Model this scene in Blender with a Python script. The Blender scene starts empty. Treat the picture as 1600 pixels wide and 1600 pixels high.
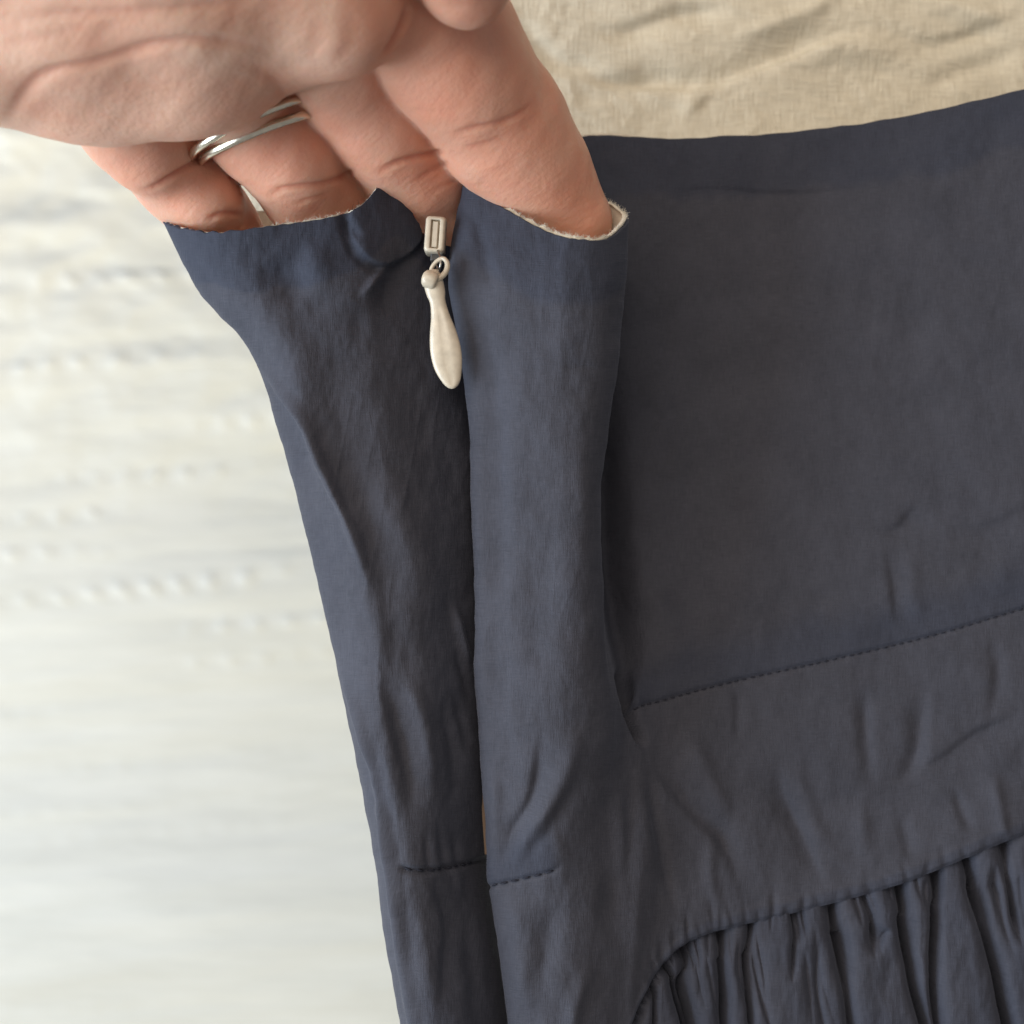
import bpy, math, random
import numpy as np
from mathutils import Vector

random.seed(4)
RNG = np.random.default_rng(7)
C = bpy.context.scene.collection
S = bpy.context.scene

# ------------------------------------------------------------------ camera, world, lamps, exposure
cam_d = bpy.data.cameras.new('camera')
cam = bpy.data.objects.new('camera', cam_d)
C.objects.link(cam)
cam.location = (0, -0.200, 0)
cam.rotation_euler = (math.radians(90), 0, 0)
cam_d.sensor_width = 36
cam_d.lens = 45.0
cam_d.clip_start = 0.005
cam_d.clip_end = 20
cam_d.dof.use_dof = True
cam_d.dof.focus_distance = 0.199
cam_d.dof.aperture_fstop = 16.0
S.camera = cam

W = bpy.data.worlds.new('World')
S.world = W
W.use_nodes = True
wb = W.node_tree.nodes['Background']
wb.inputs[0].default_value = (0.98, 0.96, 0.95, 1)
wb.inputs[1].default_value = 0.28


def area(name, loc, target, size, power, col):
    l = bpy.data.lights.new(name, 'AREA')
    l.shape = 'RECTANGLE'
    l.size, l.size_y = size
    l.energy = power
    l.color = col
    o = bpy.data.objects.new(name, l)
    C.objects.link(o)
    o.location = loc
    o.rotation_euler = (Vector(target) - Vector(loc)).to_track_quat('-Z', 'Y').to_euler()
    return o


area('window_light', (-0.56, -0.24, -0.12), (0.0, 0.02, -0.04), (0.4, 0.5), 7.2, (0.75, 0.88, 1.0))
area('room_light', (-0.28, -0.72, 0.42), (0.02, 0.02, 0.02), (0.9, 0.9), 8.0, (1.0, 0.86, 0.72))
area('curtain_daylight', (-0.40, 0.42, 0.60), (-0.15, 0.12, 0.08), (0.3, 0.3), 7.6, (1.0, 0.90, 0.63))
area('curtain_cool_fill', (-0.35, 0.60, -0.60), (-0.15, 0.12, -0.12), (0.4, 0.4), 2.8, (0.55, 0.78, 1.0))  # unseen lamp added behind the curtain to turn its lower part cooler

S.view_settings.view_transform = 'Standard'
S.view_settings.look = 'None'
S.view_settings.exposure = 0
S.view_settings.gamma = 1

# ------------------------------------------------------------------ numeric helpers
CD = 200.0   # mm from the lens to the zip


def P(uvd):
    """photo pixel (1600 frame) and depth in mm behind the zip -> position in mm"""
    a = np.asarray(uvd, float)
    k = 1 + a[..., 2] / CD
    return np.stack([(a[..., 0] - 800) / 10 * k, a[..., 2], (800 - a[..., 1]) / 10 * k], -1)


def UV(p):
    k = 1 + p[..., 1] / CD
    return np.stack([p[..., 0] / k * 10 + 800, 800 - p[..., 2] / k * 10], -1)


def cr(Q, n, axis=0):
    """Catmull-Rom resample along an axis; n samples"""
    Q = np.moveaxis(np.asarray(Q, float), axis, 0)
    m = len(Q)
    t = np.linspace(0, m - 1, n)
    i = np.minimum(t.astype(int), m - 2)
    f = (t - i).reshape((-1,) + (1,) * (Q.ndim - 1))
    p1, p2 = Q[i], Q[i + 1]
    p0 = np.where((i > 0).reshape(f.shape), Q[np.maximum(i - 1, 0)], 2 * p1 - p2)
    p3 = np.where((i < m - 2).reshape(f.shape), Q[np.minimum(i + 2, m - 1)], 2 * p2 - p1)
    r = .5 * (2 * p1 + (p2 - p0) * f + (2 * p0 - 5 * p1 + 4 * p2 - p3) * f ** 2 + (3 * p1 - p0 - 3 * p2 + p3) * f ** 3)
    return np.moveaxis(r, 0, axis)


def perlin(x, y, seed=0):
    r = np.random.default_rng(seed)
    g = r.random((256, 256)) * 2 * np.pi
    xi, yi = np.floor(x).astype(int), np.floor(y).astype(int)
    xf, yf = x - xi, y - yi
    fd = lambda t: t * t * t * (t * (t * 6 - 15) + 10)
    u, v = fd(xf), fd(yf)

    def gr(a, b):
        an = g[(xi + a) % 256, (yi + b) % 256]
        return np.cos(an) * (xf - a) + np.sin(an) * (yf - b)
    return ((gr(0, 0) * (1 - u) + gr(1, 0) * u) * (1 - v) + (gr(0, 1) * (1 - u) + gr(1, 1) * u) * v) * 1.5


def fbm(x, y, seed=0, octv=4, gain=.5):
    s, a = 0, 1
    for k in range(octv):
        s = s + a * perlin(x * 2 ** k, y * 2 ** k, seed + k)
        a *= gain
    return s


def ss(a, b, x):
    t = np.clip((x - a) / (b - a), 0, 1)
    return t * t * (3 - 2 * t)


def seg_dist(p, line):
    """distance of points p (N,k) to a polyline, parameter 0..1 along it, and side (2-D only)"""
    line = np.asarray(line, float)
    L = np.r_[0, np.cumsum(np.linalg.norm(np.diff(line, axis=0), axis=1))]
    best = np.full(len(p), 1e9)
    par = np.zeros(len(p))
    side = np.zeros(len(p))
    for i in range(len(line) - 1):
        a, b = line[i], line[i + 1]
        ab = b - a
        t = np.clip((p - a) @ ab / (ab @ ab), 0, 1)
        w = p - a - t[:, None] * ab
        d = np.sqrt((w * w).sum(1))
        m = d < best
        best[m] = d[m]
        par[m] = (L[i] + t[m] * (L[i + 1] - L[i])) / L[-1]
        if p.shape[1] == 2:
            side[m] = np.sign(ab[0] * (p[m, 1] - a[1]) - ab[1] * (p[m, 0] - a[0]))
    return best, par, side


def smooth_line(l, n=24):
    return cr(np.asarray(l, float), n)


def strokes_disp(uv, strokes):
    """strokes: (points, width px or (w_left,w_right), amp mm into the cloth, kind)"""
    shp = uv.shape[:-1]
    q = uv.reshape(-1, 2)
    out = np.zeros(len(q))
    for st in strokes:
        pts, w, amp = st[:3]
        kind = st[3] if len(st) > 3 else 'g'
        taper = st[4] if len(st) > 4 else (.4, .4)
        wl, wr = (w, w) if not isinstance(w, tuple) else w
        pts = smooth_line(pts, 16) if len(pts) > 2 else np.asarray(pts, float)
        lo, hi = pts.min(0) - 4 * max(wl, wr), pts.max(0) + 4 * max(wl, wr)
        m = np.where(((q > lo) & (q < hi)).all(1))[0]
        if not len(m):
            continue
        d, t, s = seg_dist(q[m], pts)
        ww = np.where(s > 0, wr, wl)
        f = np.exp(-(d / ww) ** 2) if kind == 'g' else np.exp(-d / ww)
        if taper[0] > 0:
            f = f * ss(0, taper[0], t + .02)
        if taper[1] > 0:
            f = f * ss(0, taper[1], 1.02 - t)
        out[m] += amp * f * (1 + .35 * perlin(q[m, 0] / 95 + amp * 7, q[m, 1] / 95, 17))
    return out.reshape(shp)


def crumple(uv, seed):
    """fine pressed-in creases of thin cotton, mm"""
    x, y = uv[..., 0], uv[..., 1]
    k = x + .12 * y
    a = 1 - np.abs(fbm(k / 60, y / 420, seed + 3, 2))
    b = 1 - np.abs(fbm(k / 260, (y + .35 * x) / 70, seed + 7, 2))
    env = ss(-.1, .5, perlin(x / 170, y / 200, seed + 11))
    return -(.11 * a ** 6 + .06 * b ** 6) * env


def grid_normals(X):
    du = np.gradient(X, axis=1)
    dv = np.gradient(X, axis=0)
    n = np.cross(dv, du)
    return n / (np.linalg.norm(n, axis=-1, keepdims=True) + 1e-12)


# ------------------------------------------------------------------ object helpers
def mesh_obj(name, verts, faces, mat, parent=None, uv=None, smooth=True, attrs=None):
    """verts in mm (x, depth, z)"""
    me = bpy.data.meshes.new(name)
    v = np.asarray(verts, float) * .001
    if isinstance(faces, np.ndarray):
        k = faces.shape[1]
        me.vertices.add(len(v))
        me.vertices.foreach_set('co', v.ravel())
        me.loops.add(faces.size)
        me.loops.foreach_set('vertex_index', faces.ravel().astype(np.int32))
        me.polygons.add(len(faces))
        me.polygons.foreach_set('loop_start', np.arange(0, faces.size, k, dtype=np.int32))
        me.update(calc_edges=True)
    else:
        me.from_pydata(v.tolist(), [], faces)
    me.validate()
    me.polygons.foreach_set('use_smooth', np.full(len(me.polygons), smooth))
    if uv is not None:
        l = me.uv_layers.new(name='UVMap')
        li = np.zeros(len(me.loops), np.int32)
        me.loops.foreach_get('vertex_index', li)
        l.data.foreach_set('uv', np.asarray(uv, float)[li].ravel())
    for an, av in (attrs or {}).items():
        a = me.attributes.new(an, 'FLOAT', 'POINT')
        a.data.foreach_set('value', np.asarray(av, float))
    me.materials.append(mat)
    o = bpy.data.objects.new(name, me)
    C.objects.link(o)
    if parent:
        o.parent = parent
    return o


def grid_faces(ny, nx):
    i = np.arange(ny * nx).reshape(ny, nx)
    return np.stack([i[:-1, :-1], i[1:, :-1], i[1:, 1:], i[:-1, 1:]], -1).reshape(-1, 4)


def grid_obj(name, X, mat, parent=None, uv=None, attrs=None):
    ny, nx = X.shape[:2]
    return mesh_obj(name, X.reshape(-1, 3), grid_faces(ny, nx), mat, parent,
                    None if uv is None else uv.reshape(-1, 2), True,
                    {k: a.ravel() for k, a in (attrs or {}).items()})


def tube(line, rad, nseg=8, caps=True):
    """tube along 3-D mm polyline; rad scalar, list, or list of (ra, rb)"""
    line = np.asarray(line, float)
    n = len(line)
    rad = np.asarray(rad, float)
    if rad.ndim == 0:
        rad = np.full(n, rad)
    T = np.gradient(line, axis=0)
    T /= np.linalg.norm(T, axis=1, keepdims=True)
    up = np.array([0, 1., 0])
    V, F = [], []
    for i in range(n):
        a = np.cross(T[i], up)
        a /= np.linalg.norm(a) + 1e-9
        b = np.cross(a, T[i])
        r = rad[i] if rad.ndim == 2 else (rad[i], rad[i])
        for k in range(nseg):
            th = 2 * np.pi * k / nseg
            V.append(line[i] + a * math.cos(th) * r[0] + b * math.sin(th) * r[1])
    for i in range(n - 1):
        for k in range(nseg):
            k2 = (k + 1) % nseg
            F.append((i * nseg + k, i * nseg + k2, (i + 1) * nseg + k2, (i + 1) * nseg + k))
    if caps:
        F.append(tuple(range(nseg)[::-1]))
        F.append(tuple((n - 1) * nseg + k for k in range(nseg)))
    return V, F


def empty(name, loc):
    o = bpy.data.objects.new(name, None)
    C.objects.link(o)
    o.location = np.asarray(loc, float) * .001
    return o


def tag(o, label, cat, group=None):
    o['label'] = label
    o['category'] = cat
    if group:
        o['group'] = group


def keep(o, parent):
    """parent without moving (parents are only translated)"""
    o.parent = parent
    o.location = -Vector(parent.location)


# ------------------------------------------------------------------ materials
def mat_new(name):
    m = bpy.data.materials.new(name)
    m.use_nodes = True
    nt = m.node_tree
    return m, nt, nt.nodes['Principled BSDF'], nt.nodes, nt.links


def noise_node(nt, coord, scale, detail=3, rough=.5, mapping=None):
    n = nt.nodes.new('ShaderNodeTexNoise')
    n.inputs['Scale'].default_value = scale
    n.inputs['Detail'].default_value = detail
    n.inputs['Roughness'].default_value = rough
    if mapping:
        mp = nt.nodes.new('ShaderNodeMapping')
        mp.inputs['Scale'].default_value = mapping
        nt.links.new(coord, mp.inputs[0])
        coord = mp.outputs[0]
    nt.links.new(coord, n.inputs['Vector'])
    return n.outputs['Fac']


def math_node(nt, op, a, b):
    n = nt.nodes.new('ShaderNodeMath')
    n.operation = op
    for k, x in enumerate((a, b)):
        if isinstance(x, (int, float)):
            n.inputs[k].default_value = x
        else:
            nt.links.new(x, n.inputs[k])
    return n.outputs[0]


def ramp(nt, fac, c0, c1, p0=0., p1=1.):
    n = nt.nodes.new('ShaderNodeValToRGB')
    n.color_ramp.elements[0].position = p0
    n.color_ramp.elements[1].position = p1
    n.color_ramp.elements[0].color = (*c0, 1)
    n.color_ramp.elements[1].color = (*c1, 1)
    nt.links.new(fac, n.inputs[0])
    return n.outputs[0]


def bump(nt, h, dist, strength=1., prev=None):
    n = nt.nodes.new('ShaderNodeBump')
    n.inputs['Distance'].default_value = dist
    n.inputs['Strength'].default_value = strength
    nt.links.new(h, n.inputs['Height'])
    if prev:
        nt.links.new(prev, n.inputs['Normal'])
    return n.outputs[0]


def mat_fabric(name, c0, c1, sheen, sheen_tint, weave=.00005, warp=(.5, 5), transl=0, dbl=None):
    """woven cloth; UV in mm"""
    m, nt, b, N, L = mat_new(name)
    uv = N.new('ShaderNodeUVMap').outputs[0]
    warp_n = noise_node(nt, uv, 1.0, 2, .6, (warp[1], warp[0], 1))
    weft_n = noise_node(nt, uv, 1.0, 2, .6, (warp[0], warp[1], 1))
    wv = math_node(nt, 'ADD', warp_n, weft_n)
    mott = noise_node(nt, uv, .12, 5, .6)
    mix = math_node(nt, 'ADD', math_node(nt, 'MULTIPLY', wv, .45), math_node(nt, 'MULTIPLY', mott, .45))
    base = ramp(nt, mix, c0, c1, .40, .92)
    if dbl:                       # where a facing or seam allowance lies behind, thin cloth looks denser
        at = N.new('ShaderNodeAttribute')
        at.attribute_name = 'double'
        mxc = N.new('ShaderNodeMix')
        mxc.data_type = 'RGBA'
        L.new(at.outputs['Fac'], mxc.inputs[0])
        L.new(base, mxc.inputs[6])
        L.new(ramp(nt, mix, dbl[0], dbl[1], .40, .92), mxc.inputs[7])
        base = mxc.outputs[2]
    L.new(base, b.inputs['Base Color'])
    b.inputs['Roughness'].default_value = .8
    b.inputs['Specular IOR Level'].default_value = .2
    b.inputs['Sheen Weight'].default_value = sheen
    b.inputs['Sheen Roughness'].default_value = .4
    b.inputs['Sheen Tint'].default_value = (*sheen_tint, 1)
    fine = bump(nt, wv, weave, 1.0)
    slub = noise_node(nt, uv, .25, 4, .6)
    L.new(bump(nt, slub, .0006, .16, fine), b.inputs['Normal'])
    if transl:
        t = N.new('ShaderNodeBsdfTranslucent')
        t.inputs[0].default_value = (*c1, 1)
        mx = N.new('ShaderNodeMixShader')
        mx.inputs[0].default_value = transl
        L.new(b.outputs[0], mx.inputs[1])
        L.new(t.outputs[0], mx.inputs[2])
        L.new(mx.outputs[0], N['Material Output'].inputs[0])
    return m


def mat_plain(name, col, rough=.5, metal=0, spec=.5):
    m, nt, b, N, L = mat_new(name)
    co = N.new('ShaderNodeTexCoord').outputs['Object']
    n = noise_node(nt, co, 900, 4)
    L.new(ramp(nt, n, tuple(c * .86 for c in col), tuple(min(1, c * 1.08) for c in col), .3, .7), b.inputs['Base Color'])
    b.inputs['Roughness'].default_value = rough
    b.inputs['Metallic'].default_value = metal
    b.inputs['Specular IOR Level'].default_value = spec
    L.new(bump(nt, n, .00004, .5), b.inputs['Normal'])
    return m


def mat_skin():
    m, nt, b, N, L = mat_new('skin')
    co = N.new('ShaderNodeTexCoord').outputs['Object']
    at = N.new('ShaderNodeAttribute')
    at.attribute_name = 'red'
    ac = N.new('ShaderNodeAttribute')
    ac.attribute_name = 'crease'
    mott = noise_node(nt, co, 120, 5, .6)
    f = math_node(nt, 'ADD', at.outputs['Fac'], math_node(nt, 'MULTIPLY', math_node(nt, 'SUBTRACT', mott, .5), .9))
    base = ramp(nt, f, (.66, .445, .33), (.64, .285, .185), .0, 1.)
    mx = N.new('ShaderNodeMix')
    mx.data_type = 'RGBA'
    L.new(ac.outputs['Fac'], mx.inputs[0])
    L.new(base, mx.inputs[6])
    mx.inputs[7].default_value = (.50, .17, .10, 1)
    L.new(mx.outputs[2], b.inputs['Base Color'])
    b.inputs['Roughness'].default_value = .48
    b.inputs['Specular IOR Level'].default_value = .35
    b.inputs['Subsurface Weight'].default_value = .55
    b.inputs['Subsurface Radius'].default_value = (1, .35, .2)
    b.inputs['Subsurface Scale'].default_value = .006
    v = N.new('ShaderNodeTexVoronoi')
    v.inputs['Scale'].default_value = 1300
    L.new(co, v.inputs['Vector'])
    n1 = bump(nt, v.outputs['Distance'], .00008, .35)
    n2 = bump(nt, noise_node(nt, co, 420, 4, .6), .0004, .30, n1)
    rot = N.new('ShaderNodeMapping')
    rot.inputs['Rotation'].default_value = (0, math.radians(35), 0)
    L.new(co, rot.inputs[0])
    lines = noise_node(nt, rot.outputs[0], 1., 3, .55, (260, 500, 1500))
    L.new(bump(nt, lines, .00022, .45, n2), b.inputs['Normal'])
    L.new(math_node(nt, 'ADD', math_node(nt, 'MULTIPLY', mott, .3), .32), b.inputs['Roughness'])
    return m


M_NAVY = mat_fabric('navy_cotton', (.032, .033, .0425), (.057, .058, .0735), .10, (.75, .8, 1.), .00008, dbl=((.023, .026, .039), (.041, .046, .066)))
M_LINING = mat_fabric('cream_lining', (.55, .49, .38), (.74, .68, .56), .2, (1, 1, 1))
M_LINEN = mat_fabric('cream_linen', (.47, .42, .32), (.71, .65, .515), .05, (1, 1, 1), .00022, (.30, 2.4))
M_THREAD = mat_plain('navy_thread', (.019, .020, .030), .8, 0, .2)
M_PULL = mat_plain('ivory_enamel', (.51, .435, .33), .3)
for _n in list(M_PULL.node_tree.nodes):
    if _n.type == 'BUMP':
        _n.inputs['Strength'].default_value = .06
M_WIRE = mat_plain('grey_wire', (.42, .40, .36), .3, 1)
M_DARK = mat_plain('dark_slot', (.05, .045, .04), .6)
M_TAPE = mat_plain('tan_tape', (.16, .11, .075), .8)
M_FIBRE = mat_plain('cream_fibre', (.80, .74, .62), .8)
M_METAL = mat_plain('silver', (.74, .67, .54), .24, 1)
M_SKIN = mat_skin()


def mat_backdrop():
    m, nt, b, N, L = mat_new('white_curtain')
    uv = N.new('ShaderNodeUVMap').outputs[0]
    n = noise_node(nt, uv, .08, 4, .6, (.4, 2.2, 1))
    L.new(ramp(nt, n, (.48, .478, .45), (.60, .598, .565), .3, .7), b.inputs['Base Color'])
    b.inputs['Roughness'].default_value = .45
    t = N.new('ShaderNodeBsdfTranslucent')
    t.inputs[0].default_value = (.76, .75, .69, 1)
    mx = N.new('ShaderNodeMixShader')
    mx.inputs[0].default_value = .45
    L.new(b.outputs[0], mx.inputs[1])
    L.new(t.outputs[0], mx.inputs[2])
    L.new(mx.outputs[0], N['Material Output'].inputs[0])
    return m


M_BACK = mat_backdrop()

# ------------------------------------------------------------------ backdrop
def build_backdrop():
    nx, ny = 420, 520
    u = np.linspace(-2600, 4200, nx)
    u = np.linspace(-1500, 2600, nx)
    v = np.linspace(-1500, 3200, ny)
    U_, V_ = np.meshgrid(u, v)
    vv = V_ + .085 * U_
    ridg = fbm(U_ / 1000, vv / 80, 11, 4, .6)
    env = ss(-.05, .4, fbm(U_ / 500, vv / 55, 33, 3))
    row = np.sin(vv / 62 * 2 * np.pi + 1.2 * perlin(U_ / 900, vv / 260, 5) + 3.5 * perlin(np.zeros_like(vv), vv / 190, 6))
    dots = np.maximum(0, np.cos(U_ / 50 * 2 * np.pi + 4.0 * perlin(U_ / 240, vv / 50, 9))) * np.maximum(0, row) ** 2 * env
    top = ss(1350, 750, V_)
    big = fbm(U_ / 1800, vv / 420, 51, 2)
    lump = fbm(U_ / 95, vv / 48, 71, 4)
    h = .6 * ridg * (.7 + .3 * top) + 1.15 * dots * (.15 + .85 * top) + .85 * lump * (.06 + .94 * ss(1000, 350, V_)) + 4 * big
    D = 105 - h
    X = P(np.stack([U_, V_, np.full_like(U_, 105.)], -1))
    X[..., 1] = D
    o = grid_obj('backdrop', X, M_BACK, None, np.stack([U_ / 10, V_ / 10], -1))
    o['kind'] = 'structure'
    return o


build_backdrop()


def build_linen():
    nx, ny = 520, 520
    s = np.linspace(0, 1, nx)
    v = np.linspace(-420, 1750, ny)
    Sg, V_ = np.meshgrid(s, v)
    left = np.interp(V_, [-420, 300, 450, 720, 1100, 1750], [430, 322, 350, 500, 600, 720])
    U_ = left + Sg * (2050 - left)
    uv = np.stack([U_, V_], -1)
    st = [([(880, 165), (1010, 128), (1100, 130), (1200, 95), (1300, 60), (1420, 40)], (26, 9), 2.6),
          ([(905, 45), (980, 45), (1060, 20), (1150, 15)], (10, 24), 2.0),
          ([(1120, 70), (1180, 50), (1260, 20), (1330, -20)], 14, -1.6),
          ([(900, 110), (960, 125), (1060, 118)], (14, 8), 1.6),
          ([(1240, 85), (1330, 78), (1430, 95)], 18, -1.4),
          ([(1350, 40), (1450, 70), (1560, 40), (1640, 10)], (12, 24), 1.6),
          ([(1060, 190), (1090, 150), (1120, 120)], 14, -1.0),
          ([(1440, 150), (1500, 110), (1620, 80)], 16, 1.4),
          ([(1400, 0), (1500, 15), (1620, 60)], 16, -1.4),
          ([(800, 20), (870, 90), (960, 100)], 16, 1.4)]
    h = strokes_disp(uv, st)
    w = perlin(U_ / 170, V_ / 110, 3)
    rid = (1 - np.abs(fbm(U_ / 190 + .6 * w, V_ / 80 + .5 * w, 21, 4, .55))) ** 4
    h = .85 * h - .28 * rid + 1.6 * fbm(U_ / 500, V_ / 260, 15, 3) + .22 * fbm(U_ / 70, V_ / 45, 19, 3)
    X = P(np.stack([U_, V_, np.full_like(U_, 48.)], -1))
    X[..., 1] += h
    o = grid_obj('linen_cloth', X, M_LINEN, None, np.stack([U_ / 10, V_ / 10], -1))
    tag(o, 'crumpled cream linen cloth hanging behind the navy dress', 'cloth')


build_linen()

# ------------------------------------------------------------------ the dress
dress = empty('dress', P((900, 1600, 0)))
tag(dress, 'dark navy cotton dress with open side zip, held up by the hand', 'dress')

# --- right-hand side: strip beside the zip, fold round the fingertip, then the front panel
RN = [
    [(722, 300, 8), (727, 291, -1), (788, 326, -4), (845, 357, -6), (895, 373, -7), (948, 374, -4.5), (980, 342, 2), (946, 313, 10), (925, 262, 19), (912, 214, 26), (1060, 217, 26), (1250, 205, 25), (1420, 181, 23), (1620, 135, 21), (1850, 80, 20)],
    [(716, 430, 9), (701, 425, -1), (757, 430, -5), (823, 438, -7), (885, 446, -8), (946, 448, -5.5), (975, 436, 1), (952, 425, 10), (930, 400, 19), (945, 345, 25), (1080, 338, 25), (1260, 330, 24), (1430, 312, 22), (1620, 280, 21), (1850, 240, 20)],
    [(742, 600, 10), (727, 600, 0), (777, 600, -4), (830, 603, -6.5), (885, 605, -7), (935, 605, -5), (961, 598, 0), (944, 585, 9), (928, 560, 22), (968, 500, 24), (1100, 490, 24), (1270, 482, 23), (1440, 468, 21), (1620, 440, 20), (1850, 410, 20)],
    [(755, 775, 10), (741, 775, 0), (787, 774, -4), (836, 774, -6), (882, 772, -6.5), (922, 769, -5), (942, 762, -.5), (932, 750, 7), (931, 730, 23), (985, 670, 21.5), (1110, 655, 22), (1280, 645, 21), (1450, 625, 20), (1620, 600, 19), (1850, 570, 19)],
    [(760, 965, 10), (747, 965, 0), (791, 963, -4), (838, 962, -5.5), (882, 960, -6), (921, 957, -4.5), (944, 950, -1), (938, 940, 5), (945, 915, 20), (1000, 840, 17.5), (1120, 825, 19), (1285, 810, 19), (1452, 785, 18), (1620, 755, 17), (1850, 715, 17)],
    [(764, 1165, 9), (751, 1165, 0), (798, 1164, -3.5), (845, 1160, -5), (888, 1153, -5), (926, 1140, -3.5), (952, 1118, -.5), (965, 1095, 4), (978, 1062, 12), (1022, 985, 13.5), (1135, 960, 16), (1288, 940, 17), (1452, 900, 16), (1620, 860, 16), (1850, 810, 16)],
    [(780, 1384, 8), (765, 1384, 0), (815, 1374, -3), (868, 1358, -3.5), (908, 1322, -2), (938, 1272, 0), (960, 1220, 2), (975, 1165, 5), (992, 1110, 8), (1040, 1093, 11), (1150, 1064, 14), (1290, 1033, 15), (1450, 995, 15), (1620, 945, 15), (1850, 880, 15)],
    [(790, 1460, 8), (775, 1460, 0), (824, 1455, -3), (880, 1440, -3), (926, 1412, -1.5), (962, 1375, .5), (988, 1335, 2), (1008, 1295, 4), (1030, 1262, 7), (1075, 1240, 9), (1165, 1215, 12), (1290, 1190, 13), (1450, 1155, 13), (1620, 1110, 13), (1850, 1045, 13)],
    [(800, 1545, 8), (785, 1545, 0), (836, 1545, -3), (890, 1535, -3), (936, 1510, -1), (972, 1475, 1), (996, 1440, 2), (1015, 1412, 4), (1035, 1390, 6), (1075, 1360, 8), (1150, 1330, 10), (1270, 1305, 12), (1430, 1270, 12), (1610, 1210, 12), (1850, 1130, 12)],
    [(830, 1740, 8), (815, 1740, 0), (860, 1730, -3), (905, 1715, -3), (942, 1690, -1), (965, 1655, 1), (982, 1615, 2), (998, 1577, 3), (1018, 1540, 4), (1045, 1502, 5), (1100, 1463, 7), (1230, 1430, 9), (1405, 1383, 10), (1605, 1303, 11), (1850, 1215, 12)],
]
NXR, SEG = 620, 60
RG = cr(cr(np.array(RN, float), SEG * 9 + 1, 0), NXR, 1)
SEAM_R = SEG * 6

R_STROKES = [
    # strip beside the zip
    ([(735, 600), (748, 800), (752, 1000), (756, 1200)], 14, -.6),
    ([(760, 480), (775, 620), (780, 800), (785, 1000)], 16, .5),
    ([(830, 640), (838, 800), (845, 1000), (835, 1150)], 30, .6),
    ([(900, 590), (905, 760), (905, 1000)], 26, -.6),
    ([(782, 1366), (800, 1300), (833, 1240), (850, 1130)], (8, 18), 1.1),
    ([(792, 1362), (833, 1296), (882, 1208), (905, 1120)], 16, -1.3),
    ([(808, 1352), (865, 1281), (905, 1215)], 13, .7),
    ([(770, 1350), (775, 1270), (770, 1180)], 9, -.6),
    ([(800, 1390), (816, 1480), (820, 1600)], 18, -.9),
    ([(863, 1400), (852, 1487), (845, 1580)], 18, 1.1),
    ([(925, 1500), (900, 1562), (890, 1640)], 12, -.7),
    ([(875, 570), (930, 575), (950, 570)], 8, .25),
    ([(740, 320), (760, 420), (765, 470)], 12, .5),
    # slit in the valley and the drag lines that leave it
    ([(966, 1040), (978, 1095), (990, 1135), (1006, 1170)], (10, 5), 3.0, 'g', (.3, .2)),
    ([(1000, 1164), (1044, 1220), (1092, 1274), (1132, 1316), (1171, 1408)], (22, 11), 1.4),
    ([(1010, 1180), (1030, 1299), (1049, 1395), (1066, 1450)], 9, .9),
    ([(985, 1180), (990, 1300), (985, 1450)], 14, .9),
    ([(950, 1230), (960, 1350), (950, 1500)], 18, .8),
    ([(1066, 1122), (1090, 1180), (1120, 1245), (1140, 1300)], 16, -.9),
    # front panel
    ([(1436, 785), (1410, 822), (1370, 838)], (22, 9), .8),
    ([(1388, 842), (1397, 906), (1403, 962), (1396, 990)], (24, 8), .9),
    ([(1425, 850), (1425, 920), (1440, 975)], 14, -.7),
    ([(1469, 834), (1544, 826), (1605, 796), (1700, 740)], (11, 30), .8),
    ([(1180, 985), (1300, 930), (1400, 925)], 40, .7),
    ([(1010, 900), (1050, 1000), (1075, 1050)], 20, -.7),
    ([(1020, 300), (1120, 297), (1230, 304), (1380, 290)], (5, 12), .35),
    ([(1100, 560), (1180, 520), (1260, 540)], 40, -.5),
    ([(1420, 420), (1430, 520), (1400, 620)], 22, .5),
    ([(1000, 470), (1060, 560), (1190, 640)], 36, .6),
    # band under the seam
    ([(1155, 1070), (1152, 1169)], 8, .5),
    ([(1352, 1060), (1356, 1169), (1366, 1235)], (9, 14), 1.1),
    ([(1447, 1060), (1431, 1192), (1380, 1225)], (10, 18), 1.1),
    ([(1605, 1115), (1530, 1148), (1470, 1190), (1420, 1205)], (26, 9), .9),
    ([(1215, 1180), (1224, 1240), (1263, 1325), (1287, 1398)], (9, 22), 1.5),
    ([(1240, 1190), (1262, 1260), (1300, 1340)], 13, -.8),
    ([(1490, 1225), (1505, 1270), (1521, 1305)], 9, .8),
    ([(1550, 1200), (1566, 1294), (1572, 1320)], 10, -1.0),
    ([(1400, 1260), (1420, 1320), (1425, 1360)], 12, .7),
    ([(1340, 1240), (1355, 1320), (1370, 1370)], 14, -.6),
    ([(1110, 1300), (1110, 1380), (1125, 1430)], 10, -.6),
    ([(1555, 1000), (1560, 1060), (1548, 1120)], 12, .8),
    ([(1078, 1472), (1070, 1410)], 5, .7, 'g', (0, .8)),
    ([(1118, 1458), (1108, 1395)], 5, .6, 'g', (0, .8)),
]
for k in range(34):                      # small puckers above the gathered seam
    t = k / 33
    q = cr(np.array([(1018, 1540), (1045, 1502), (1100, 1463), (1230, 1430), (1405, 1383), (1605, 1303)], float), 200)[int(t * 199)]
    ln = random.uniform(18, 60)
    R_STROKES.append(([tuple(q), (q[0] - ln * .15 + random.uniform(-8, 8), q[1] - ln)], random.uniform(4, 7), random.uniform(.25, .7), 'g', (0, .8)))

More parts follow.
